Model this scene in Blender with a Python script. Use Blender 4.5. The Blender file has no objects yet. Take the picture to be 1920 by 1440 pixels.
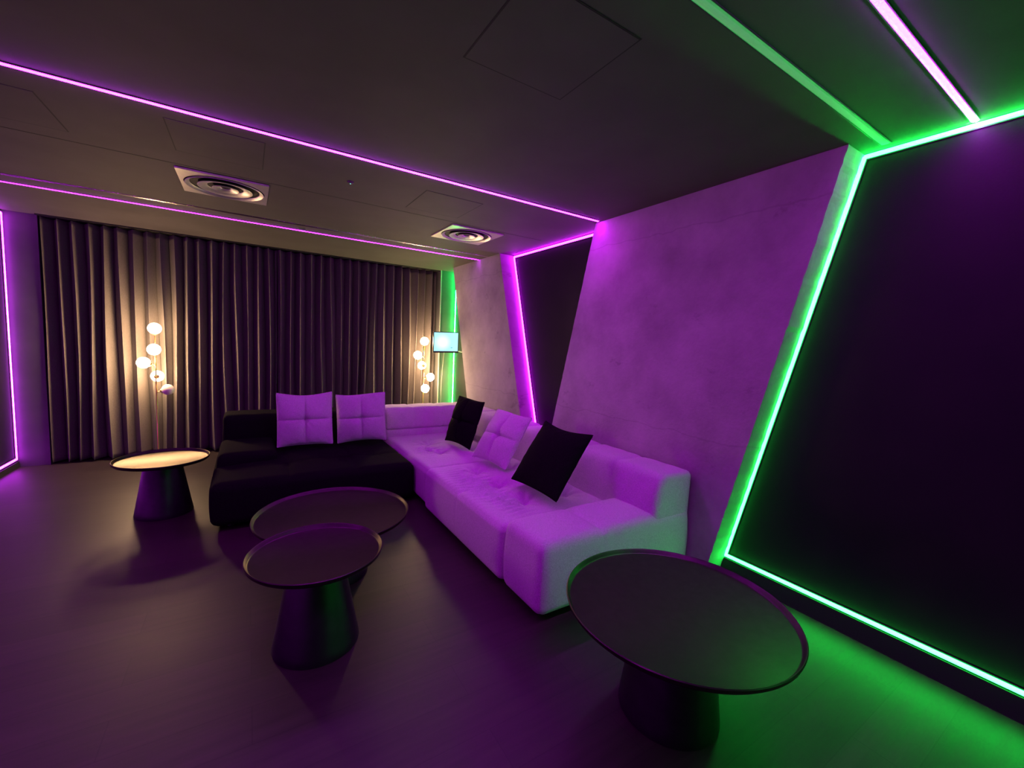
import bpy, bmesh, math, random
from mathutils import Matrix, Vector, Euler
random.seed(7)
scene = bpy.context.scene
COL = scene.collection

# ------------------------------------------------------------------ camera
cam_d = bpy.data.cameras.new('camera')
cam_d.sensor_width = 36.0
cam_d.lens = 789.37 / 1920 * 36.0
cam_d.clip_start = 0.05
cam = bpy.data.objects.new('camera', cam_d)
COL.objects.link(cam)
M = ((0.84715905, -0.52931565, 0.04633015),
     (-0.01016017, -0.10331659, -0.99459663),
     (0.53124224, 0.84211081, -0.09290352))
mw = Matrix(((M[0][0], -M[1][0], -M[2][0], 0.0),
             (M[0][1], -M[1][1], -M[2][1], 0.0),
             (M[0][2], -M[1][2], -M[2][2], 1.5),
             (0, 0, 0, 1)))
cam.matrix_world = mw
scene.camera = cam

# ------------------------------------------------------------------ world, exposure
w = bpy.data.worlds.new('world'); scene.world = w; w.use_nodes = True
w.node_tree.nodes['Background'].inputs[0].default_value = (0.02, 0.012, 0.03, 1)
w.node_tree.nodes['Background'].inputs[1].default_value = 0.1
vs = scene.view_settings
vs.view_transform = 'Standard'; vs.look = 'None'; vs.gamma = 1; vs.use_curve_mapping = False
vs.exposure = 0.0

# strength of every light of the room
PURPLE = (0.61, 0.0042, 1.0)
GREEN = (0.010, 1.0, 0.075)
PURPLE_FRAME = (0.62, 0.011, 1.0)
WARM = (1.0, 0.61, 0.33)
K_CEIL = 118.0      # ceiling lines
K_FRAME = 45.0     # violet frames on the walls
K_GREEN = 50.0
K_CORNER = 72.0   # green frame in the far corner
K_LEFT = 24.0       # violet frame of the left wall
K_FAR = 26.0        # ceiling line by the curtain
K_GLOBE = 158.0

H = 2.585          # ceiling height
XP = 2.58          # face of the concrete piers
XR = 2.775         # recessed right wall
XL = -2.03         # recessed left wall
YC = 6.35          # curtain

# ------------------------------------------------------------------ materials
def mat(name, col, rough=0.6, metal=0.0, spec=0.5, sheen=0.0, emis=None, estr=0.0, tint=None, build=None):
    m = bpy.data.materials.new(name); m.use_nodes = True
    nt = m.node_tree; b = nt.nodes['Principled BSDF']
    b.inputs['Base Color'].default_value = (*col, 1)
    b.inputs['Roughness'].default_value = rough
    b.inputs['Metallic'].default_value = metal
    b.inputs['Specular IOR Level'].default_value = spec
    if sheen:
        b.inputs['Sheen Weight'].default_value = sheen
        b.inputs['Sheen Roughness'].default_value = 0.5
    if emis:
        b.inputs['Emission Color'].default_value = (*emis, 1)
        b.inputs['Emission Strength'].default_value = estr
    if tint: b.inputs['Specular Tint'].default_value = (*tint, 1)
    if build: build(nt, b)
    return m

def N(nt, t, **kw):
    n = nt.nodes.new(t)
    for k, v in kw.items():
        if k.startswith('i_'):
            key = k[2:]
            key = int(key) if key.isdigit() else key.replace('_', ' ')
            n.inputs[key].default_value = v
        else: setattr(n, k, v)
    return n

def coords(nt, scale=(1, 1, 1), src='Object'):
    tc = N(nt, 'ShaderNodeTexCoord'); mp = N(nt, 'ShaderNodeMapping')
    mp.inputs['Scale'].default_value = scale
    nt.links.new(tc.outputs[src], mp.inputs[0]); return mp.outputs[0]

def noise_mix(nt, b, c1, c2, scale, vscale=(1, 1, 1), detail=6, lo=.35, hi=.65, bump=0.0, bscale=None, bdist=.01, socket='Base Color'):
    co = coords(nt, vscale)
    n = N(nt, 'ShaderNodeTexNoise'); n.inputs['Scale'].default_value = scale; n.inputs['Detail'].default_value = detail
    nt.links.new(co, n.inputs['Vector'])
    r = N(nt, 'ShaderNodeValToRGB')
    r.color_ramp.elements[0].position = lo; r.color_ramp.elements[1].position = hi
    r.color_ramp.elements[0].color = (*c1, 1); r.color_ramp.elements[1].color = (*c2, 1)
    nt.links.new(n.outputs[0], r.inputs[0]); nt.links.new(r.outputs[0], b.inputs[socket])
    if bump:
        n2 = N(nt, 'ShaderNodeTexNoise'); n2.inputs['Scale'].default_value = bscale or scale * 8; n2.inputs['Detail'].default_value = 4
        nt.links.new(co, n2.inputs['Vector'])
        bp = N(nt, 'ShaderNodeBump'); bp.inputs['Strength'].default_value = bump; bp.inputs['Distance'].default_value = bdist
        nt.links.new(n2.outputs[0], bp.inputs['Height']); nt.links.new(bp.outputs[0], b.inputs['Normal'])
    return r

def concrete(nt, b):
    co = coords(nt)
    n1 = N(nt, 'ShaderNodeTexNoise'); n1.inputs['Scale'].default_value = 1.7; n1.inputs['Detail'].default_value = 9; n1.inputs['Roughness'].default_value = .62
    n2 = N(nt, 'ShaderNodeTexNoise'); n2.inputs['Scale'].default_value = 38; n2.inputs['Detail'].default_value = 6
    nt.links.new(co, n1.inputs['Vector']); nt.links.new(co, n2.inputs['Vector'])
    r = N(nt, 'ShaderNodeValToRGB')
    e = r.color_ramp.elements; e[0].position = .3; e[1].position = .7
    e[0].color = (.26, .25, .24, 1); e[1].color = (.46, .45, .43, 1)
    nt.links.new(n1.outputs[0], r.inputs[0])
    # blotches: sparse dark stains
    n3 = N(nt, 'ShaderNodeTexNoise'); n3.inputs['Scale'].default_value = 3.3; n3.inputs['Detail'].default_value = 7; n3.inputs['Roughness'].default_value = .7
    nt.links.new(coords(nt, (1, 1, 1.6)), n3.inputs['Vector'])
    r3 = N(nt, 'ShaderNodeValToRGB'); r3.color_ramp.elements[0].position = .26; r3.color_ramp.elements[1].position = .38
    r3.color_ramp.elements[0].color = (.62, .62, .62, 1); r3.color_ramp.elements[1].color = (1, 1, 1, 1)
    nt.links.new(n3.outputs[0], r3.inputs[0])
    # pour lines: thin dark lines at fixed heights, broken up by noise
    sep = N(nt, 'ShaderNodeSeparateXYZ'); nt.links.new(co, sep.inputs[0])
    nd = N(nt, 'ShaderNodeTexNoise'); nd.inputs['Scale'].default_value = 5; nd.inputs['Detail'].default_value = 5
    nt.links.new(co, nd.inputs['Vector'])
    z = N(nt, 'ShaderNodeMath', operation='MULTIPLY_ADD'); z.inputs[1].default_value = .09
    nt.links.new(nd.outputs[0], z.inputs[0]); nt.links.new(sep.outputs[2], z.inputs[2])
    prev = None
    for hgt in (.93, 2.36):
        s = N(nt, 'ShaderNodeMath', operation='SUBTRACT'); s.inputs[1].default_value = hgt + .045
        a = N(nt, 'ShaderNodeMath', operation='ABSOLUTE')
        l = N(nt, 'ShaderNodeMapRange'); l.inputs[1].default_value = .001; l.inputs[2].default_value = .008
        l.inputs[3].default_value = .86; l.inputs[4].default_value = 1
        nt.links.new(z.outputs[0], s.inputs[0]); nt.links.new(s.outputs[0], a.inputs[0]); nt.links.new(a.outputs[0], l.inputs[0])
        if prev:
            mm = N(nt, 'ShaderNodeMath', operation='MULTIPLY'); nt.links.new(prev, mm.inputs[0]); nt.links.new(l.outputs[0], mm.inputs[1]); prev = mm.outputs[0]
        else: prev = l.outputs[0]
    m1 = N(nt, 'ShaderNodeMix', data_type='RGBA', blend_type='MULTIPLY'); m1.inputs[0].default_value = 1
    m2 = N(nt, 'ShaderNodeMix', data_type='RGBA', blend_type='MULTIPLY'); m2.inputs[0].default_value = 1
    nt.links.new(r.outputs[0], m1.inputs[6]); nt.links.new(r3.outputs[0], m1.inputs[7])
    nt.links.new(m1.outputs[2], m2.inputs[6]); nt.links.new(prev, m2.inputs[7])
    nt.links.new(m2.outputs[2], b.inputs['Base Color'])
    bp = N(nt, 'ShaderNodeBump'); bp.inputs['Strength'].default_value = .35; bp.inputs['Distance'].default_value = .006
    nt.links.new(n2.outputs[0], bp.inputs['Height']); nt.links.new(bp.outputs[0], b.inputs['Normal'])

def vinyl(nt, b):
    co = coords(nt)
    br = N(nt, 'ShaderNodeTexBrick'); br.offset = .37; br.offset_frequency = 2
    br.inputs['Scale'].default_value = 1; br.inputs['Mortar Size'].default_value = .0025; br.inputs['Mortar Smooth'].default_value = .3
    br.inputs['Brick Width'].default_value = 1.25; br.inputs['Row Height'].default_value = .185
    br.inputs['Color1'].default_value = (.030, .0245, .020, 1); br.inputs['Color2'].default_value = (.040, .0325, .027, 1)
    br.inputs['Mortar'].default_value = (.024, .019, .016, 1)
    nt.links.new(co, br.inputs['Vector'])
    n = N(nt, 'ShaderNodeTexNoise'); n.inputs['Scale'].default_value = 5; n.inputs['Detail'].default_value = 9; n.inputs['Roughness'].default_value = .65
    nt.links.new(coords(nt, (.35, 5, 1)), n.inputs['Vector'])
    r = N(nt, 'ShaderNodeValToRGB'); r.color_ramp.elements[0].position = .3; r.color_ramp.elements[1].position = .72
    r.color_ramp.elements[0].color = (.6, .57, .55, 1); r.color_ramp.elements[1].color = (1.25, 1.2, 1.15, 1)
    nt.links.new(n.outputs[0], r.inputs[0])
    m1 = N(nt, 'ShaderNodeMix', data_type='RGBA', blend_type='MULTIPLY'); m1.inputs[0].default_value = 1
    nt.links.new(br.outputs[0], m1.inputs[6]); nt.links.new(r.outputs[0], m1.inputs[7])
    nt.links.new(m1.outputs[2], b.inputs['Base Color'])
    bp = N(nt, 'ShaderNodeBump'); bp.inputs['Strength'].default_value = .25; bp.inputs['Distance'].default_value = .002
    nt.links.new(n.outputs[0], bp.inputs['Height']); nt.links.new(bp.outputs[0], b.inputs['Normal'])
    rr = N(nt, 'ShaderNodeMapRange'); rr.inputs[3].default_value = .40; rr.inputs[4].default_value = .58
    nt.links.new(n.outputs[0], rr.inputs[0]); nt.links.new(rr.outputs[0], b.inputs['Roughness'])

def boucle(c1, c2):
    def f(nt, b):
        noise_mix(nt, b, c1, c2, 160, detail=3, lo=.3, hi=.7, bump=.55, bscale=330, bdist=.002)
    return f

def screen_pic_hotspot(nt, b):
    # the picture on the screen: pale cyan page with a small dark mark, plus a white glare spot painted into the emission
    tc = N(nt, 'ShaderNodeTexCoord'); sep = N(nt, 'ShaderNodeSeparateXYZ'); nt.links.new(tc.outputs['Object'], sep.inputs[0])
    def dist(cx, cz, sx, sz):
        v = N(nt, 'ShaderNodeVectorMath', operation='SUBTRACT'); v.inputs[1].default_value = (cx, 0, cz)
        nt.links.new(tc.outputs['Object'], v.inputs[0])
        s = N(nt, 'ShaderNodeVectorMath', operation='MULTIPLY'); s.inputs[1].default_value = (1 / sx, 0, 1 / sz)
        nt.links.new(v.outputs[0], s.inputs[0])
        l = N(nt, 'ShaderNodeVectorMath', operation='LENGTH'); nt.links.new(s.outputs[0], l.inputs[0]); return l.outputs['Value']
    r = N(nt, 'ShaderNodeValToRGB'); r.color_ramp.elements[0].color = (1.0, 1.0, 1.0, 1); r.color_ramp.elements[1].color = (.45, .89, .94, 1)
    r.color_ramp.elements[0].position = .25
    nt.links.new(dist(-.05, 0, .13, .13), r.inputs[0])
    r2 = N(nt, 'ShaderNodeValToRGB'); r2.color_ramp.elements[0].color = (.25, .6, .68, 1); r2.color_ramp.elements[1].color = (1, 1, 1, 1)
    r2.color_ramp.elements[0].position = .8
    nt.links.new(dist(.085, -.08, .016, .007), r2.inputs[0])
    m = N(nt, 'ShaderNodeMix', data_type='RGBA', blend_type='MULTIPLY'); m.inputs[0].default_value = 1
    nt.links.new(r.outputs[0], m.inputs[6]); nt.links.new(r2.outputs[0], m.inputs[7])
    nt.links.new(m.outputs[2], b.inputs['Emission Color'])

MT = dict(
    ceil=mat('ceiling_paint', (.12, .11, .105), .75, spec=.25, build=lambda nt, b: noise_mix(nt, b, (.075, .068, .066), (.087, .079, .077), 3, detail=4, bump=.1, bscale=120, bdist=.002)),
    conc=mat('bare_concrete', (.4, .39, .37), .85, spec=.25, build=concrete),
    floor=mat('vinyl_planks', (.06, .05, .045), .5, spec=.45, build=vinyl),
    dark=mat('dark_wall_paint', (.02, .018, .02), .55, spec=.22, build=lambda nt, b: noise_mix(nt, b, (.006, .0055, .007), (.009, .008, .009), 4, bump=.05, bscale=90)),
    grey=mat('grey_wall_paint', (.1, .095, .09), .7, build=lambda nt, b: noise_mix(nt, b, (.09, .085, .08), (.12, .112, .105), 3)),
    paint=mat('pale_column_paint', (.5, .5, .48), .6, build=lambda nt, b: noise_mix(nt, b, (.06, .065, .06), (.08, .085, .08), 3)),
    base=mat('black_skirting', (.012, .011, .012), .6),
    curtain=mat('curtain_fabric', (.13, .115, .11), .85, spec=.15, sheen=.06, build=lambda nt, b: noise_mix(nt, b, (.10, .09, .082), (.13, .118, .107), 220, (1, 1, .25), detail=2, bump=.15, bscale=420, bdist=.001)),
    black=mat('black_fabric', (.011, .010, .011), .95, spec=.04, sheen=.0, build=boucle((.005, .0048, .005), (.010, .0095, .0095))),
    white=mat('light_boucle_fabric', (.6, .58, .56), .95, spec=.1, sheen=.15, build=boucle((.47, .40, .47), (.66, .57, .66))),
    seam=mat('fabric_seam', (.3, .29, .28), .95, spec=.1, build=lambda nt, b: noise_mix(nt, b, (.26, .25, .24), (.34, .33, .32), 200)),
    tray=mat('bronze_black_metal', (.05, .045, .043), .38, metal=.93, tint=(.78, .72, .64), spec=.5, build=lambda nt, b: noise_mix(nt, b, (.052, .047, .042), (.062, .056, .05), 30, (1, 1, 1), bump=.03, bscale=300, bdist=.0005)),
    ped=mat('satin_black_metal', (.03, .028, .03), .42, metal=.85, spec=.5, build=lambda nt, b: noise_mix(nt, b, (.045, .040, .046), (.055, .049, .056), 20)),
    brass=mat('brushed_brass', (.78, .52, .2), .3, metal=1.0, build=lambda nt, b: noise_mix(nt, b, (.72, .48, .18), (.82, .56, .23), 60, (1, 1, .1))),
    dark_brass=mat('aged_brass', (.3, .22, .12), .45, metal=.9, build=lambda nt, b: noise_mix(nt, b, (.27, .2, .11), (.33, .24, .13), 60)),
    slot=mat('polished_slot_metal', (.7, .66, .6), .22, metal=1.0, build=lambda nt, b: noise_mix(nt, b, (.66, .62, .56), (.74, .7, .64), 40)),
    alu=mat('satin_aluminium', (.6, .57, .54), .42, metal=.6, build=lambda nt, b: noise_mix(nt, b, (.56, .53, .5), (.64, .61, .58), 40)),
    plate_alu=mat('pale_diffuser_plate', (.55, .52, .48), .32, metal=.35, build=lambda nt, b: noise_mix(nt, b, (.5, .47, .43), (.58, .55, .5), 40)),
    void=mat('dark_opening', (.006, .006, .006), .8),
    prof=mat('dark_led_profile', (.03, .03, .032), .45, metal=.3),
    g_corner=mat('green_led_corner_frame', (.8, .8, .8), .5, emis=(.004, 1.0, .14), estr=K_CORNER),
    g_dim=mat('dim_green_led_line', (.6, .6, .6), .5, emis=(.02, 1.0, .12), estr=.20),
    opal_off=mat('unlit_opal_diffuser', (.62, .62, .6), .5, spec=.3, build=lambda nt, b: noise_mix(nt, b, (.58, .58, .56), (.64, .64, .62), 10)),
    opal_glass=mat('opal_glass', (.75, .66, .55), .35, spec=.5, build=lambda nt, b: noise_mix(nt, b, (.72, .63, .53), (.78, .7, .6), 12)),
    p_ceil=mat('violet_led_ceiling', (.8, .8, .8), .5, emis=PURPLE, estr=K_CEIL),
    p_frame=mat('violet_led_frame', (.8, .8, .8), .5, emis=PURPLE_FRAME, estr=K_FRAME),
    p_left=mat('violet_led_left_frame', (.8, .8, .8), .5, emis=PURPLE_FRAME, estr=K_LEFT),
    p_far=mat('violet_led_far_line', (.8, .8, .8), .5, emis=PURPLE, estr=K_FAR),
    g_frame=mat('green_led_frame', (.8, .8, .8), .5, emis=GREEN, estr=K_GREEN),
    globe=mat('lit_globe', (.9, .85, .8), .4, emis=WARM, estr=K_GLOBE),
    screen=mat('monitor_screen', (.02, .02, .02), .2, emis=(.4, .87, .92), estr=1.15, build=screen_pic_hotspot),
    plastic=mat('black_plastic', (.02, .02, .02), .4),
    gled=mat('green_status_led', (.1, .3, .2), .4, emis=(.2, 1, .6), estr=1.2),
    cable=mat('pale_cable', (.5, .5, .35), .5),
)

# ------------------------------------------------------------------ helpers
def obj(name, bm, m, parent=None, smooth=True, angle=40):
    bmesh.ops.recalc_face_normals(bm, faces=bm.faces[:])
    me = bpy.data.meshes.new(name); bm.to_mesh(me); bm.free()
    if smooth:
        for p in me.polygons: p.use_smooth = True
        me.set_sharp_from_angle(angle=math.radians(angle))
    me.materials.append(MT[m])
    o = bpy.data.objects.new(name, me); COL.objects.link(o)
    if parent: o.parent = parent
    return o

def thing(name, label, cat, loc=(0, 0, 0), rz=0, group=None):
    o = bpy.data.objects.new(name, None); COL.objects.link(o)
    o.empty_display_size = .1
    o.location = loc; o.rotation_euler = (0, 0, rz); o['label'] = label; o['category'] = cat
    if group: o['group'] = group
    return o

def tag(o, label, cat, group=None):
    o['label'] = label; o['category'] = cat
    if group: o['group'] = group
    return o

def struct(name, bm, m, parent=None, smooth=False):
    o = obj(name, bm, m, parent, smooth)
    o['kind'] = 'structure'
    return o

def box(bm, x0, x1, y0, y1, z0, z1):
    vs_ = [bm.verts.new(p) for p in ((x0, y0, z0), (x1, y0, z0), (x1, y1, z0), (x0, y1, z0), (x0, y0, z1), (x1, y0, z1), (x1, y1, z1), (x0, y1, z1))]
    for f in ((0, 3, 2, 1), (4, 5, 6, 7), (0, 1, 5, 4), (1, 2, 6, 5), (2, 3, 7, 6), (3, 0, 4, 7)):
        bm.faces.new([vs_[i] for i in f])
    return bm

def B(*a): return box(bmesh.new(), *a)

def lathe(bm, prof, seg=64, c=(0, 0), cap=False):
    rings = []
    for r, z in prof:
        if r < 1e-5: rings.append([bm.verts.new((c[0], c[1], z))])
        else: rings.append([bm.verts.new((c[0] + r * math.cos(2 * math.pi * i / seg), c[1] + r * math.sin(2 * math.pi * i / seg), z)) for i in range(seg)])
    for a, b in zip(rings, rings[1:]):
        for i in range(seg):
            j = (i + 1) % seg
            if len(a) == 1 and len(b) == 1: continue
            if len(a) == 1: bm.faces.new((a[0], b[i], b[j]))
            elif len(b) == 1: bm.faces.new((a[i], b[0], a[j]))
            else: bm.faces.new((a[i], b[i], b[j], a[j]))
    return bm

def tube(bm, pts, r, seg=14, cap=True):
    pts = [Vector(p) for p in pts]; rings = []
    for i, p in enumerate(pts):
        d = (pts[min(i + 1, len(pts) - 1)] - pts[max(i - 1, 0)]).normalized()
        a = d.cross(Vector((0, 0, 1)))
        if a.length < 1e-3: a = d.cross(Vector((1, 0, 0)))
        a.normalize(); b = d.cross(a)
        rr = r[i] if isinstance(r, (list, tuple)) else r
        rings.append([bm.verts.new(p + (a * math.cos(2 * math.pi * k / seg) + b * math.sin(2 * math.pi * k / seg)) * rr) for k in range(seg)])
    for a, b in zip(rings, rings[1:]):
        for k in range(seg): bm.faces.new((a[k], a[(k + 1) % seg], b[(k + 1) % seg], b[k]))
    if cap:
        bm.faces.new(rings[0]); bm.faces.new(rings[-1])
    return bm

def sphere(bm, c, r, seg=32, sq=1.0):
    n = seg // 2
    prof = [(r * math.sin(math.pi * i / n), c[2] + sq * r * math.cos(math.pi * i / n)) for i in range(n + 1)]
    prof[0] = (0, prof[0][1]); prof[-1] = (0, prof[-1][1])
    return lathe(bm, prof, seg, (c[0], c[1]))

def prism(poly, x0, x1, jitter=0.0, step=.03):
    """poly: list of (y, z), extruded from x0 to x1. Edges are subdivided and may be slightly chipped."""
    pts = []
    n = len(poly)
    for i in range(n):
        a = poly[i]; b = poly[(i + 1) % n]
        L = math.hypot(b[0] - a[0], b[1] - a[1])
        k = max(1, int(L / step)) if jitter and abs(b[1] - a[1]) > .5 else 1
        for s in range(k):
            t = s / k
            j = random.gauss(0, jitter) if s else 0
            pts.append((a[0] + (b[0] - a[0]) * t + j, a[1] + (b[1] - a[1]) * t))
    bm = bmesh.new()
    f = [bm.verts.new((x0, y, z)) for y, z in pts]; g = [bm.verts.new((x1, y, z)) for y, z in poly_like(pts)]
    bm.faces.new(f); bm.faces.new(g[::-1])
    m = len(pts)
    for i in range(m): bm.faces.new((f[i], f[(i + 1) % m], g[(i + 1) % m], g[i]))
    return bm
def poly_like(p): return p

def rbox(x0, x1, y0, y1, z0, z1, r, step, fn=None):
    """Soft box: dense grid on every face, corners rounded with radius r, then fn(p, n) displaces."""
    bm = bmesh.new()
    nx = max(2, int((x1 - x0) / step)); ny = max(2, int((y1 - y0) / step)); nz = max(2, int((z1 - z0) / step))
    cache = {}
    def V(i, j, k):
        key = (i, j, k)
        if key not in cache:
            p = Vector((x0 + (x1 - x0) * i / nx, y0 + (y1 - y0) * j / ny, z0 + (z1 - z0) * k / nz))
            q = Vector((min(max(p.x, x0 + r), x1 - r), min(max(p.y, y0 + r), y1 - r), min(max(p.z, z0 + r), z1 - r)))
            d = (p - q); n = d.normalized() if d.length > 1e-9 else Vector((0, 0, 1))
            p2 = q + n * r
            if fn: p2 = fn(p2, n)
            cache[key] = bm.verts.new(p2)
        return cache[key]
    def quad(a, b, c, d): bm.faces.new((a, b, c, d))
    for i in range(nx):
        for j in range(ny):
            for k in (0, nz): quad(V(i, j, k), V(i + 1, j, k), V(i + 1, j + 1, k), V(i, j + 1, k))
    for i in range(nx):
        for k in range(nz):
            for j in (0, ny): quad(V(i, j, k), V(i + 1, j, k), V(i + 1, j, k + 1), V(i, j, k + 1))
    for j in range(ny):
        for k in range(nz):
            for i in (0, nx): quad(V(i, j, k), V(i, j + 1, k), V(i, j + 1, k + 1), V(i, j, k + 1))
    return bm

# ------------------------------------------------------------------ room shell
struct('floor', B(-2.3, 3.1, -2.4, 6.75, -.06, 0), 'floor')
struct('ceiling', B(-2.3, 3.1, -2.4, 6.75, H, H + .08), 'ceil')
struct('wall_right', B(XR, XR + .1, -2.4, 6.75, 0, H), 'dark')
struct('wall_back', B(-2.3, 3.1, 6.62, 6.75, 0, H), 'dark')
struct('wall_left', B(-2.3, XL, -2.4, 6.75, 0, H), 'dark')
struct('wall_front', B(-2.3, 3.1, -2.5, -2.4, 0, H), 'dark')
struct('baseboard_right', B(XR - .012, XR, -2.4, 6.2, 0, .112), 'base')
struct('baseboard_left', B(XL, XL + .012, -2.4, 6.3, 0, .06), 'base')

# leaning concrete piers (faces at XP)
struct('wall_pier_near', prism([(1.014, H), (2.847, H), (3.48, 0), (1.571, 0)], XP, XR + .02, .0011), 'conc')
struct('wall_pier_far', prism([(4.505, H), (5.857, H), (5.01, 0), (3.65, 0)], XP, XR + .02, .001), 'conc')
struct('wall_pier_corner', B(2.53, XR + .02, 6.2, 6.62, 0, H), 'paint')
struct('wall_pier_front', prism([(-2.38, H), (-1.45, H), (-1.75, 0), (-2.38, 0)], XP, XR + .02), 'conc')
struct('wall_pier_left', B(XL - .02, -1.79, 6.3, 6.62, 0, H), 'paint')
struct('trim_1', B(2.525, 2.54, 6.185, 6.2, 0, H), 'alu')
# joint in the ceiling boards
struct('trim_2', B(XL, XP, 3.655, 3.660, H - .0012, H + .001), 'void')
# shadow gap / curtain pocket
struct('trim_3', B(-1.79, 2.53, 6.235, 6.25, H - .012, H), 'void')

# ------------------------------------------------------------------ LED lines
def led_bar(p, q, wdt, nrm, up, bm_d, bm_h, proud=.008, hgap=.004):
    """bar from p to q: housing plus domed diffuser; nrm is the direction it faces, up spans its width."""
    p = Vector(p); q = Vector(q); nrm = Vector(nrm).normalized(); up = Vector(up).normalized()
    d = (q - p).normalized(); up = (up - d * up.dot(d)).normalized()
    prof = [(-wdt / 2, 0), (-wdt / 2, proud * .45), (-wdt / 4, proud * .9), (0, proud), (wdt / 4, proud * .9), (wdt / 2, proud * .45), (wdt / 2, 0)]
    a = [bm_d.verts.new(p + up * u + nrm * v) for u, v in prof]; b = [bm_d.verts.new(q + up * u + nrm * v) for u, v in prof]
    for i in range(len(prof) - 1): bm_d.faces.new((a[i], a[i + 1], b[i + 1], b[i]))
    bm_d.faces.new(a); bm_d.faces.new(b[::-1]); bm_d.faces.new((a[0], b[0], b[-1], a[-1]))
    for s in (-1, 1):
        o = up * s * (wdt / 2 + hgap / 2 + .0002)
        c = []
        for base in (p, q):
            for u in (-hgap / 2, hgap / 2):
                for v in (-.001, .0035): c.append(bm_h.verts.new(base + o + up * u + nrm * v))
        for f in ((0, 1, 3, 2), (4, 6, 7, 5), (0, 4, 5, 1), (2, 3, 7, 6), (0, 2, 6, 4), (1, 5, 7, 3)): bm_h.faces.new([c[i] for i in f])

def ceiling_line(y, x0, x1, wdt, m, label, proud=.008):
    t = thing('ceiling_light_line', label, 'light', (x1, y, H), 0, 'straight light lines across the ceiling')
    d = bmesh.new(); h = bmesh.new()
    led_bar((x0 - x1, 0, 0), (0, 0, 0), wdt, (0, 0, -1), (0, 1, 0), d, h, proud)
    obj('diffuser', d, m, t, False); obj('housing', h, 'prof', t, False)
    return t
ceiling_line(2.78, -2.0, 2.545, .024, 'p_ceil', 'violet light line on the ceiling ending at the top of the wide concrete pier')
ceiling_line(5.03, -2.0, 2.565, .018, 'p_far', 'violet light line on the ceiling nearest the curtain')
ceiling_line(.605, -2.0, 2.745, .023, 'p_ceil', 'violet light line on the ceiling nearest the camera, crossing to the green frame')
ceiling_line(.906, -2.0, 2.712, .036, 'g_dim', 'dim green light line on the ceiling beside the bright violet one', .004)

def led_frame(label, m, bars, w_):
    t = thing('led_frame', label, 'light', (XR, bars[0][0][0], 0))
    o = Vector((XR, bars[0][0][0], 0))
    for (a, b) in bars:
        d = bmesh.new(); h = bmesh.new()
        A = Vector((XR - .001, a[0], a[1])) - o; Bv = Vector((XR - .001, b[0], b[1])) - o
        dd = (Bv - A).normalized(); up = dd.cross(Vector((1, 0, 0)))
        led_bar(A, Bv, w_, (-1, 0, 0), up, d, h, .014, .006)
        x = obj('light_bar', d, m, t, False); obj('bar_housing', h, 'prof', x, False)
    return t
led_frame('bright green light frame leaning around the near dark wall panel', 'g_frame',
          [((1.010, 2.57), (1.541, .131)), ((1.541, .131), (-1.70, .131)), ((-1.44, 2.57), (1.010, 2.57)), ((-1.44, 2.57), (-1.70, .131))], .021)
led_frame('violet light frame around the wedge-shaped dark panel between the two concrete piers', 'p_frame',
          [((4.475, 2.565), (3.69, .131)), ((4.475, 2.565), (2.88, 2.565)), ((2.88, 2.565), (3.45, .20))], .020)
led_frame('green light frame in the far corner beside the curtain', 'g_corner',
          [((6.15, 2.565), (6.15, .131)), ((6.15, 2.565), (5.89, 2.565)), ((6.15, .131), (5.08, .131))], .020)

# left wall frame; bars lengthened out of view to throw violet onto the tables
t = thing('led_frame', 'violet light frame on the left wall at the left end of the curtain', 'light', (XL, 6.27, 0))
for a, b in (((6.265, 2.55), (6.265, .09)), ((6.265, .09), (-.6, .09)), ((6.265, 2.55), (-.6, 2.55)), ((-.6, 2.55), (-.6, .09))):
    d = bmesh.new(); h = bmesh.new()
    A = Vector((.001, a[0] - 6.27, a[1])); Bv = Vector((.001, b[0] - 6.27, b[1]))
    led_bar(A, Bv, .022, (1, 0, 0), (Bv - A).cross(Vector((1, 0, 0))), d, h, .012, .006)
    x = obj('light_bar', d, 'p_left', t, False); obj('bar_housing', h, 'prof', x, False)

# ------------------------------------------------------------------ ceiling fittings
def access_panel(x0, x1, y0, y1, label):
    cx, cy = (x0 + x1) / 2, (y0 + y1) / 2
    t = thing('ceiling_access_panel', label, 'access panel', (cx, cy, H), 0, 'square access panels in the ceiling')
    a, b = (x1 - x0) / 2, (y1 - y0) / 2; g = .006
    bm = bmesh.new()
    box(bm, -a, a, -b, -b + g, -.0012, .001); box(bm, -a, a, b - g, b, -.0012, .001)
    box(bm, -a, -a + g, -b + g, b - g, -.0012, .001); box(bm, a - g, a, -b + g, b - g, -.0012, .001)
    obj('gap', bm, 'void', t, False)
    obj('hatch', B(-a + g, a - g, -b + g, b - g, -.0018, .001), 'ceil', t, False)
access_panel(.709, 1.18, 1.125, 1.583, 'largest-looking faint square hatch in the ceiling overhead, nearest the camera')
access_panel(-.360, .100, 2.925, 3.395, 'faint square ceiling hatch next to the left round air diffuser')
access_panel(1.110, 1.575, 3.040, 3.525, 'faint square ceiling hatch next to the right round air diffuser')
access_panel(-1.31, -.846, 3.015, 3.495, 'faint square ceiling hatch at the left edge of the photo')

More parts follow.
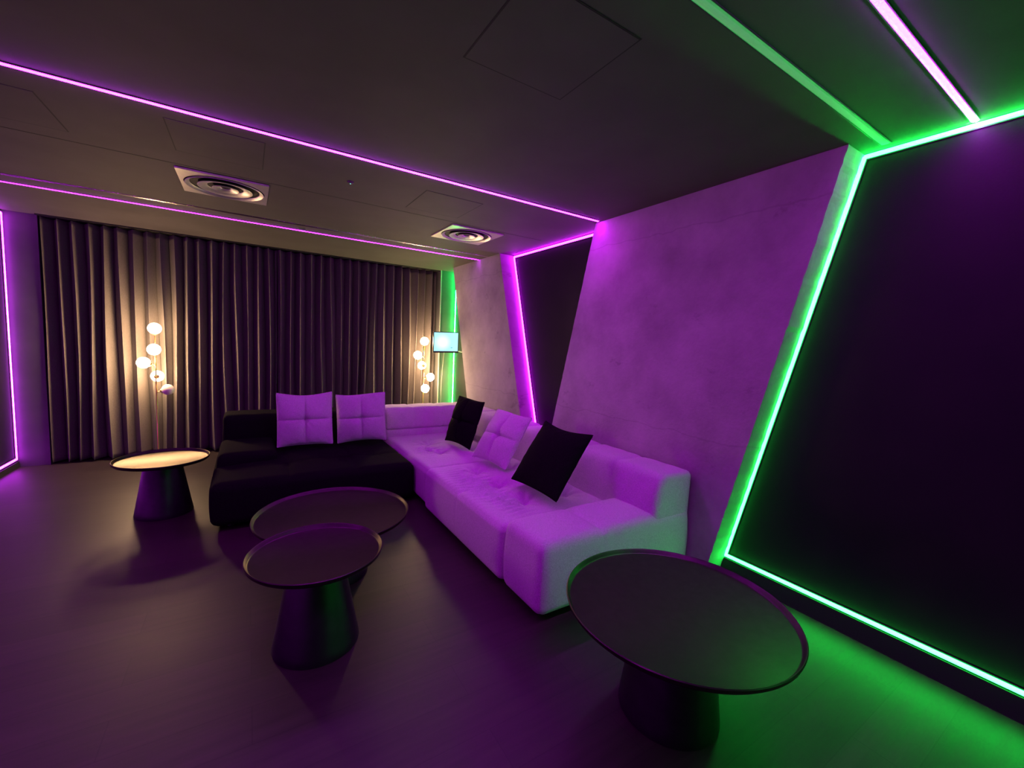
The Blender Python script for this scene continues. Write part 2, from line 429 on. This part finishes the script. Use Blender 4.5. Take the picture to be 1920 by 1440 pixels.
def diffuser(cx, cy, s, label):
    t = thing('air_diffuser', label, 'air vent', (cx, cy, H), 0, 'round air diffusers on square ceiling plates')
    # square plate with a round hole
    bm = bmesh.new(); seg = 64; R = s * .46
    inn = []; out = []
    for i in range(seg):
        a = 2 * math.pi * (i + .5) / seg; c, sn = math.cos(a), math.sin(a)
        k = s / 2 / max(abs(c), abs(sn))
        out.append((c * k, sn * k)); inn.append((c * R, sn * R))
    # corners exactly
    vo = [bm.verts.new((x, y, -.012)) for x, y in out]; vi = [bm.verts.new((x, y, -.012)) for x, y in inn]
    vo2 = [bm.verts.new((x, y, .0)) for x, y in out]; vi2 = [bm.verts.new((x, y, .0)) for x, y in inn]
    cs = {}
    for i in range(seg):
        j = (i + 1) % seg
        bm.faces.new((vi[i], vo[i], vo[j], vi[j])); bm.faces.new((vo[i], vo2[i], vo2[j], vo[j])); bm.faces.new((vi[i], vi[j], vi2[j], vi2[i]))
    for sx in (-1, 1):
        for sy in (-1, 1):
            c0 = bm.verts.new((sx * s / 2, sy * s / 2, -.012)); c1 = bm.verts.new((sx * s / 2, sy * s / 2, 0))
            idx = [i for i in range(seg) if out[i][0] * sx > 0 and out[i][1] * sy > 0]
            fi = min(idx, key=lambda i: abs(abs(out[i][0]) - s / 2) + abs(abs(out[i][1]) - s / 2) + (0 if abs(out[i][0]) >= abs(out[i][1]) - 1e-9 else .0))
            # neighbours on the two sides of the corner
            near = sorted(idx, key=lambda i: (out[i][0] - sx * s / 2) ** 2 + (out[i][1] - sy * s / 2) ** 2)[:2]
            bm.faces.new((vo[near[0]], c0, vo[near[1]])); bm.faces.new((vo[near[0]], vo2[near[0]], c1, c0)); bm.faces.new((vo[near[1]], c0, c1, vo2[near[1]]))
    obj('plate', bm, 'plate_alu', t, False)
    obj('throat', lathe(bmesh.new(), [(R, -.011), (R - .003, -.002), (0, -.001)], 64), 'void', t)
    def ring(r0, z0, r1, z1, th=.004):
        return lathe(bmesh.new(), [(r0, z0), (r0 + .003, z0 - th), (r0, z0 - th * 1.6), (r1, z1 - th), (r1 - .003, z1), (r0, z0)], 64)
    obj('cone_ring', ring(R * .97, -.015, R * .88, -.006), 'alu', t)
    obj('cone_ring', ring(R * .68, -.015, R * .46, -.004), 'alu', t)
    obj('cone_ring', ring(R * .33, -.015, R * .14, -.004), 'alu', t)
diffuser(-.128, 3.985, .550, 'left round air diffuser in its square ceiling plate, above the left lamp')
diffuser(1.888, 3.985, .550, 'right round air diffuser in its square ceiling plate, near the far concrete pier')

t = thing('slot_diffuser', 'thin metal slot line in the ceiling glinting gold next to the far violet line', 'air vent', (0, 4.78, H))
for s in (-1, 1):
    bm = bmesh.new(); tube(bm, [(-2.0, s * .011, -.001), (2.565, s * .011, -.001)], .006, 12)
    obj('lip', bm, 'slot', t)
obj('slot', B(-2.0, 2.565, -.0065, .0065, -.0008, .001), 'void', t, False)

t = thing('smoke_detector', 'tiny dark ceiling sensor with a green status light', 'sensor', (.624, 3.238, H))
obj('housing', lathe(bmesh.new(), [(0, -.012), (.016, -.010), (.022, -.004), (.023, .001)], 32), 'ceil', t)
sbm = bmesh.new(); sphere(sbm, (0, 0, -.012), .004, 12); obj('status_light', sbm, 'gled', t)
o = obj('ceiling_sensor', B(-.03, .03, -.011, .011, -.014, .001), 'alu'); o.location = (.488, 4.955, H)
tag(o, 'small pale oblong sensor on the ceiling touching the far violet line', 'sensor')

# ------------------------------------------------------------------ curtains
def curtain(x0, x1, folds, seed, label):
    rnd = random.Random(seed)
    cx = (x0 + x1) / 2
    seg = 12; n = folds * seg; rows = 46
    amps = [rnd.uniform(.65, 1.25) for _ in range(folds + 2)]
    shift = [rnd.uniform(-.35, .35) for _ in range(folds + 2)]
    merge = [rnd.random() for _ in range(folds + 2)]
    zt, zb = H - .014, .018
    bm = bmesh.new(); grid = []
    def lerp(L, u):
        i = int(u); f = u - i; f = f * f * (3 - 2 * f)
        return L[i] * (1 - f) + L[i + 1] * f
    for r in range(rows + 1):
        v = r / rows; z = zt + (zb - zt) * v
        row = []
        for i in range(n + 1):
            u = i / seg
            low = v ** .7
            ph = u + low * (.45 * lerp(shift, min(u, folds)) + .18 * math.sin(u * .83 + 2.5 * v + seed)) * min(1, u, folds - u + .001 if folds - u > 0 else 0)
            A = .072 + .012 * low * lerp(merge, min(u, folds))
            A *= .75 + .25 * lerp(amps, min(u, folds)) if v < .05 else lerp([1 + (a - 1) * min(1, v * 2.5) for a in amps], min(u, folds))
            th = 2 * math.pi * ph
            y = YC - A * (2.2 * ((1 + math.sin(th)) / 2) ** 1.5 - 1.1 + .12 * math.sin(2 * th + .6))
            x = x0 + (x1 - x0) * (u + .13 * math.sin(2 * th) * .9 + .10 * low * lerp(shift, min(u, folds))) / folds
            x += .006 * math.sin(u * 2.1 + v * 5)
            y += .010 * low * math.sin(u * .47 + seed)
            row.append(bm.verts.new((min(max(x, x0), x1) - cx, y - YC, z)))
        grid.append(row)
    for a, b in zip(grid, grid[1:]):
        for i in range(n): bm.faces.new((a[i], a[i + 1], b[i + 1], b[i]))
    bmesh.ops.remove_doubles(bm, verts=bm.verts[:], dist=1e-5)
    t = thing('curtain', label, 'curtain', (cx, YC, 0), 0, 'floor-length curtains on the far wall')
    c = obj('drape', bm, 'curtain', t, True, 180)
    sol = c.modifiers.new('thickness', 'SOLIDIFY'); sol.thickness = .002
    for k in range(folds):
        hx = x0 - cx + (k + .3) * (x1 - x0) / folds
        obj('hook', B(hx - .003, hx + .003, -.004, .004, zt - .004, H - .0105), 'opal_off', t, False)
    return t
curtain(-1.80, .33, 18, 3, 'grey floor-length curtain, left half, lit by the left lamp')
curtain(.335, 2.52, 18, 11, 'grey floor-length curtain, right half, behind the sofa back')
o = obj('curtain_rail', B(-1.785, 2.52, YC - .012, YC + .012, H - .010, H), 'plastic', None, False)
tag(o, 'slim dark curtain rail on the ceiling above both curtains', 'curtain rail')

# ------------------------------------------------------------------ sofa
def g(x, s): return math.exp(-(x / s) ** 2)

def tuft(dimples, seams=(), wrinkles=None, dome=.018, ext=None, depth=.066):
    x0, x1, y0, y1 = ext
    def fn(p, n):
        q = p.copy()
        if n.z > .3:
            u = (p.x - x0) / (x1 - x0) * 2 - 1; v = (p.y - y0) / (y1 - y0) * 2 - 1
            h = dome * (1 - min(1, abs(u)) ** 2.4) * (1 - min(1, abs(v)) ** 2.4)
            for dx, dy in dimples:
                r = math.hypot((p.x - dx), (p.y - dy))
                h -= depth * math.exp(-(r / .06)) 
                a = math.atan2(p.y - dy, p.x - dx)
                h -= .011 * g(r - .08, .07) * (.5 + .5 * math.sin(a * 8 + dx * 30))
            for (ax, pos, a0, a1) in seams:
                c_, o_ = (p.x, p.y) if ax == 'x' else (p.y, p.x)
                if a0 <= o_ <= a1: h -= .009 * g(c_ - pos, .012) + .006 * g(c_ - pos, .045)
            if wrinkles:
                for (wx, wy, rx, ry, fr, am, cv) in wrinkles:
                    e = g(p.x - wx, rx) * g(p.y - wy, ry)
                    h -= am * e * (math.sin((p.y + cv * (p.x - wx) ** 2 + .012 * math.sin(p.x * 19)) * fr) ** 2) ** .8
            q.z += h * min(1, (n.z - .3) / .5)
        else:
            # faces: soft belly and shallow vertical wrinkles at the seams
            zz = min(1, max(0, p.z / .42))
            if abs(n.x) > .5: 
                q.x += math.copysign(.012 * math.sin(zz * math.pi), n.x)
                for (ax, pos, a0, a1) in seams:
                    if ax == 'y': q.x -= math.copysign(.007 * g(p.y - pos, .012) * (.3 + .7 * zz), n.x)
            if abs(n.y) > .5:
                q.y += math.copysign(.008 * math.sin(zz * math.pi), n.y)
                for (ax, pos, a0, a1) in seams:
                    if ax == 'x': q.y -= math.copysign(.007 * g(p.x - pos, .012) * (.3 + .7 * zz), n.y)
        return q
    return fn

def backfn(along, seams, lo, hi, face=None, lean=0.0):
    """back cushion: puffed, with vertical stitched seams at positions along axis and a lean of the front face"""
    def fn(p, n):
        q = p.copy()
        a = p.x if along == 'x' else p.y
        t = (p.z - lo) / (hi - lo)
        for s in seams:
            d = .006 * g(a - s, .010) + .005 * g(a - s, .04)
            q -= n * d
        bulge = .014 * math.sin(max(0, min(1, t)) * math.pi)
        if along == 'x': q.y += lean * t * max(0, min(1, (5.12 - p.y) / .33)) + bulge * min(0, n.y)
        if along == 'y': q.x += lean * t * max(0, min(1, (2.56 - p.x) / .36)) + bulge * min(0, n.x)
        q += n * .0025 * math.sin(a * 37) * math.sin(p.z * 23)
        return q
    return fn

def place(o, loc):
    me = o.data
    me.transform(Matrix.Translation(-Vector(loc)))
    return o

def sofa_part(root, name, bm, m):
    o = obj(name, bm, m, root, True, 60); place(o, root.location); return o

GR = 'sections of the corner sofa'
# long section along the concrete piers
t = thing('sofa_section', 'long light fabric sofa section with armrest, standing against the concrete pier', 'sofa', (1.93, 2.55, 0), 0, GR)
E1 = (1.30, 2.24, 2.10, 3.41)
sofa_part(t, 'seat', rbox(1.30, 2.30, 2.09, 3.41, .035, .402, .05, .0125,
    tuft([(1.66, 3.12), (1.66, 2.75), (1.66, 2.39), (2.02, 3.12), (2.02, 2.75), (2.02, 2.39)],
         [('y', 2.75, 0, 9)],
         [(1.50, 2.80, .15, .40, 58, .021, -.9), (1.54, 2.38, .12, .2, 58, .013, .6)], .03, E1)), 'white')
sofa_part(t, 'armrest', rbox(1.305, 2.56, 1.69, 2.085, .035, .452, .055, .0165,
    tuft([], [('x', 1.75, 0, 9)], None, .010, (1.30, 2.56, 1.69, 2.09))), 'white')
sofa_part(t, 'backrest', rbox(2.19, 2.562, 1.697, 3.41, .30, .705, .042, .018,
    backfn('y', (2.12, 2.55, 2.98), .445, .705, lean=.07)), 'white')
sofa_part(t, 'back_base', rbox(2.29, 2.56, 2.09, 3.41, .035, .452, .03, .04), 'white')
for x, y in ((1.42, 1.80), (1.42, 3.30), (2.45, 1.80), (2.45, 3.30)): sofa_part(t, 'foot', lathe(bmesh.new(), [(0, 0), (.025, 0), (.025, .04), (0, .04)], 20, (x, y)), 'plastic')

# corner section
t = thing('sofa_section', 'light fabric corner section of the sofa under the black pillow', 'sofa', (1.93, 4.25, 0), 0, GR)
E2 = (1.335, 2.24, 3.43, 4.80)
sofa_part(t, 'seat', rbox(1.335, 2.30, 3.43, 4.82, .035, .375, .05, .014,
    tuft([(1.66, 3.92), (1.66, 4.28), (2.0, 3.92), (2.0, 4.28)], [],
         [(1.54, 4.05, .13, .3, 58, .018, -.8)], .032, E2)), 'white')
sofa_part(t, 'backrest', rbox(1.335, 2.56, 4.78, 5.13, .445, .705, .045, .018, backfn('x', (1.68, 2.03), .45, .705, lean=.05)), 'white')
sofa_part(t, 'backrest', rbox(2.19, 2.562, 3.43, 4.765, .445, .705, .045, .018, backfn('y', (3.88, 4.33), .45, .705, lean=.07)), 'white')
sofa_part(t, 'back_base', rbox(1.335, 2.56, 4.79, 5.12, .035, .462, .03, .03, backfn('x', (1.68, 2.03), 0, .4)), 'white')
sofa_part(t, 'back_base', rbox(2.27, 2.56, 3.43, 4.80, .035, .462, .03, .03), 'white')
for x, y in ((1.45, 3.55), (1.45, 5.0), (2.45, 3.55), (2.45, 5.0)): sofa_part(t, 'foot', lathe(bmesh.new(), [(0, 0), (.025, 0), (.025, .04), (0, .04)], 20, (x, y)), 'plastic')

# black section
t = thing('sofa_section', 'black fabric chaise section of the sofa holding the two square cushions', 'sofa', (.54, 4.4, 0), 0, GR)
E3 = (-.24, 1.32, 3.68, 4.8)
sofa_part(t, 'seat', rbox(-.245, 1.30, 3.69, 4.82, .035, .372, .055, .022,
    tuft([(.3, 4.1), (.7, 4.1), (1.05, 4.1), (.3, 4.5), (.7, 4.5), (1.05, 4.5)],
         [('x', .28, 0, 9), ('x', .80, 0, 9), ('y', 4.1, 0, 9)], None, .03, E3, .02)), 'black')
sofa_part(t, 'armrest', rbox(-.228, .215, 4.17, 4.79, .30, .475, .055, .022, tuft([], [], None, .01, (-.23, .21, 4.17, 4.79))), 'black')
sofa_part(t, 'backrest', rbox(-.21, 1.318, 4.76, 5.13, .36, .700, .05, .022, backfn('x', (.28, .8), .36, .7, lean=.03)), 'black')
sofa_part(t, 'back_base', rbox(-.215, 1.318, 4.80, 5.12, .035, .40, .03, .04), 'black')
for x, y in ((-.12, 3.82), (-.12, 5.0), (1.2, 3.82), (1.2, 5.0)): sofa_part(t, 'foot', lathe(bmesh.new(), [(0, 0), (.025, 0), (.025, .04), (0, .04)], 20, (x, y)), 'plastic')

# ------------------------------------------------------------------ cushions
def cushion(pose, m, label, seed, thick=.085, quilt=True, sag=0.0):
    cx, cy, cz, yaw, tilt, roll, s = pose
    rnd = random.Random(seed)
    n = 56; bm = bmesh.new(); s2 = s / 2
    ph = [rnd.uniform(0, 6.28) for _ in range(6)]
    def P(i, j, side):
        u = i / n * 2 - 1; v = j / n * 2 - 1
        e = (max(0, 1 - u * u) ** .55) * (max(0, 1 - v * v) ** .55)
        pin = 1 - .024 * (1 - v * v) * abs(u) ** 3
        pinv = 1 - .024 * (1 - u * u) * abs(v) ** 3
        x = u * s2 * pin; z = v * s2 * pinv
        h = thick * e
        if quilt:
            h -= thick * .20 * (g(u, .035) + g(v, .035)) * e
            h -= thick * .16 * (g(u, .16) + g(v, .16)) * e
            r = math.hypot(u, v); a = math.atan2(v, u)
            h -= thick * .45 * g(r, .10)
            h -= .0035 * e * g(r - .25, .2) * (math.sin(a * 7 + ph[0]) + math.sin(a * 11 + ph[1])) * .5
        h += .003 * e * (math.sin(u * 6 + ph[2]) * math.sin(v * 5 + ph[3]))
        # wrinkles running in from the rim
        rim = max(abs(u), abs(v))
        h -= .003 * g(rim - .86, .1) * (math.sin((u - v) * 21 + ph[4]) + math.sin((u + v) * 17 + ph[5])) * .5 * (e > 0)
        z += .012 * (u * u) * v + .008 * math.sin(u * 2.5 + ph[2]) * (1 if v > 0 else .3) * abs(v)
        return Vector((x, -max(h, 0) if side == 0 else max(h, 0) * .9, z))
    F = [[bm.verts.new(P(i, j, 0)) for j in range(n + 1)] for i in range(n + 1)]
    Bk = [[F[i][j] if i in (0, n) or j in (0, n) else bm.verts.new(P(i, j, 1)) for j in range(n + 1)] for i in range(n + 1)]
    for i in range(n):
        for j in range(n):
            bm.faces.new((F[i][j], F[i + 1][j], F[i + 1][j + 1], F[i][j + 1]))
            bm.faces.new((Bk[i][j], Bk[i][j + 1], Bk[i + 1][j + 1], Bk[i + 1][j]))
    # piping along the rim
    loop = [F[i][0].co for i in range(n)] + [F[n][j].co for j in range(n)] + [F[i][n].co for i in range(n, 0, -1)] + [F[0][j].co for j in range(n, 0, -1)]
    loop = [c.copy() for c in loop] + [loop[0].copy()]
    t = thing('throw_pillow', label, 'cushion', (cx, cy, cz))
    R_ = Matrix.Rotation(yaw, 3, 'Z') @ Matrix.Rotation(tilt, 3, 'X') @ Matrix.Rotation(roll, 3, 'Y')
    t.rotation_euler = R_.to_euler()
    obj('pillow_cover', bm, m, t, True, 80)
    pb = bmesh.new(); tube(pb, loop, .0042, 8)
    obj('piping', pb, m, t, True, 80)
    return t
c = cushion((.472, 4.515, .678, -.113, -.138, -.019, .489), 'white', 'light square quilted cushion on the black sofa section, the left one', 1); c['group'] = 'light quilted cushions'
c = cushion((1.001, 4.500, .672, -.228, -.047, -.047, .480), 'white', 'light square quilted cushion on the black sofa section, next to the corner', 2); c['group'] = 'light quilted cushions'
c = cushion((1.945, 3.998, .665, -1.439, -.331, -.001, .485), 'black', 'black cushion on the corner seat of the sofa, further from the camera', 3); c['group'] = 'black cushions'
c = cushion((1.930, 3.197, .665, -1.413, -.58, .011, .485), 'white', 'light cushion with a buttoned centre between the two black cushions', 4); c['group'] = 'light quilted cushions'
c = cushion((1.857, 2.375, .690, -1.447, -.617, .048, .492), 'black', 'large-looking black cushion leaning beside the near armrest', 5, quilt=False); c['group'] = 'black cushions'

# ------------------------------------------------------------------ tables
def tray_table(x, y, z, r, br, tr, label):
    t = thing('side_table', label, 'table', (x, y, 0), 0, 'round tray tables on cone pedestals')
    obj('tray', lathe(bmesh.new(), [(0, z - .014), (r - .020, z - .014), (r - .012, z - .008), (r - .006, z + .006), (r - .002, z + .008), (r + .001, z + .005),
                                    (r - .003, z - .010), (r - .012, z - .019), (r - .03, z - .022), (0, z - .022)], 128), 'tray', t, True, 50)
    obj('pedestal', lathe(bmesh.new(), [(0, z - .0225), (tr, z - .0225), (tr + .002, z - .03)] + [(tr + .002 + (br - tr) * k / 12, z - .03 - (z - .036) * k / 12) for k in range(1, 13)] + [(br, .0), (0, .0)], 96), 'ped', t, True, 50)
    return t
tray_table(-.592, 4.319, .452, .312, .190, .118, 'small round tray table at the far left, in front of the left lamp')
tray_table(.453, 2.739, .400, .452, .200, .125, 'wide round tray table in front of the black sofa section, partly under its neighbour')
tray_table(.275, 2.137, .462, .304, .195, .115, 'small round tray table overlapping the wide one in the middle of the floor')
tray_table(1.497, 1.018, .465, .452, .200, .150, 'large round tray table nearest the camera, reflecting green')

# ------------------------------------------------------------------ lamps
def lamp(x, y, heads, label, sgn):
    t = thing('floor_lamp', label, 'lamp', (x, y, 0), 0, 'brass floor lamps with globe shades')
    top = heads[0][1]
    pb = bmesh.new(); tube(pb, [(0, 0, .012), (0, 0, top - .06)], .0068, 16); obj('pole', pb, 'brass', t)
    obj('base', lathe(bmesh.new(), [(0, 0), (.135, 0), (.135, .010), (.128, .014), (.012, .016), (.010, .03), (0, .03)], 64), 'brass', t)
    R0 = .060
    for kind, z, lit in heads:
        if kind == 'top': c = Vector((0, 0, z)); root = Vector((0, 0, z - .1)); 
        elif kind == 'left': c = Vector((-.102, -.01, z)); root = Vector((0, 0, z - .028))
        elif kind == 'right': c = Vector((.102, -.01, z)); root = Vector((0, 0, z - .028))
        elif kind == 'front': c = Vector((.0, -.078, z)); root = Vector((0, 0, z - .035))
        else: c = Vector((.0, .085, z)); root = Vector((0, 0, z))
        d = (root - c).normalized()
        sb = bmesh.new(); sphere(sb, c, R0, 40)
        gl = obj('globe_shade', sb, 'globe' if lit else 'opal_glass', t)
        if not lit: gl['label'] = 'unlit opal globe'
        cb = bmesh.new(); a = c + d * (R0 * .93); e = c + d * (R0 + .014)
        if kind == 'back': a = c + d * (R0 * .93)
        tube(cb, [a, a + d * .006, e], [.027, .026, .010], 24); obj('cap', cb, 'dark_brass', gl)
        if kind != 'top':
            ab = bmesh.new(); tube(ab, [e - d * .004, root], .0045, 12); obj('arm', ab, 'brass', t)
    return t
lamp(-.870, 6.08, [('top', 1.495, True), ('front', 1.265, True), ('left', 1.115, True), ('back', .959, True), ('right', .813, False)],
     'tall brass floor lamp with glowing globes behind the small far-left table', 1)
lamp(2.240, 6.05, [('top', 1.490, True), ('left', 1.280, True), ('back', 1.123, True), ('right', .953, True), ('front', .79, True)],
     'tall brass floor lamp with glowing globes behind the sofa corner', 1)

# ------------------------------------------------------------------ monitor
t = thing('monitor', 'small bright pale-blue screen mounted high beside the green corner frame', 'screen', (2.475, 5.80, 1.492))
t.rotation_euler = Euler((math.radians(7), math.radians(-1.5), math.radians(-12)), 'XYZ')
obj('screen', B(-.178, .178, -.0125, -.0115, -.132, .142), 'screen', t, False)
bm = bmesh.new(); box(bm, -.19, .19, -.0115, .022, -.155, .150)
for z0, z1, xa, xb in ((-.155, -.132, -.19, .19), (.142, .150, -.19, .19), (-.132, .142, -.19, -.178), (-.132, .142, .178, .19)): box(bm, xa, xb, -.016, -.0115, z0, z1)
obj('casing', bm, 'plastic', t, False)
ab = bmesh.new(); tube(ab, [(.0, .022, -.02), (.02, .10, -.09), (.22, .085, -.145), (.30, .02, -.15)], .011, 12); obj('mounting_arm', ab, 'alu', t)
o = obj('hanging_cable', tube(bmesh.new(), [(2.47, 5.84, 1.35), (2.46, 5.86, 1.1), (2.452, 5.87, .8), (2.455, 5.88, .4), (2.47, 5.92, .008)], .0035, 8), 'cable')
tag(o, 'thin pale cable hanging from the small screen towards the floor', 'cable')
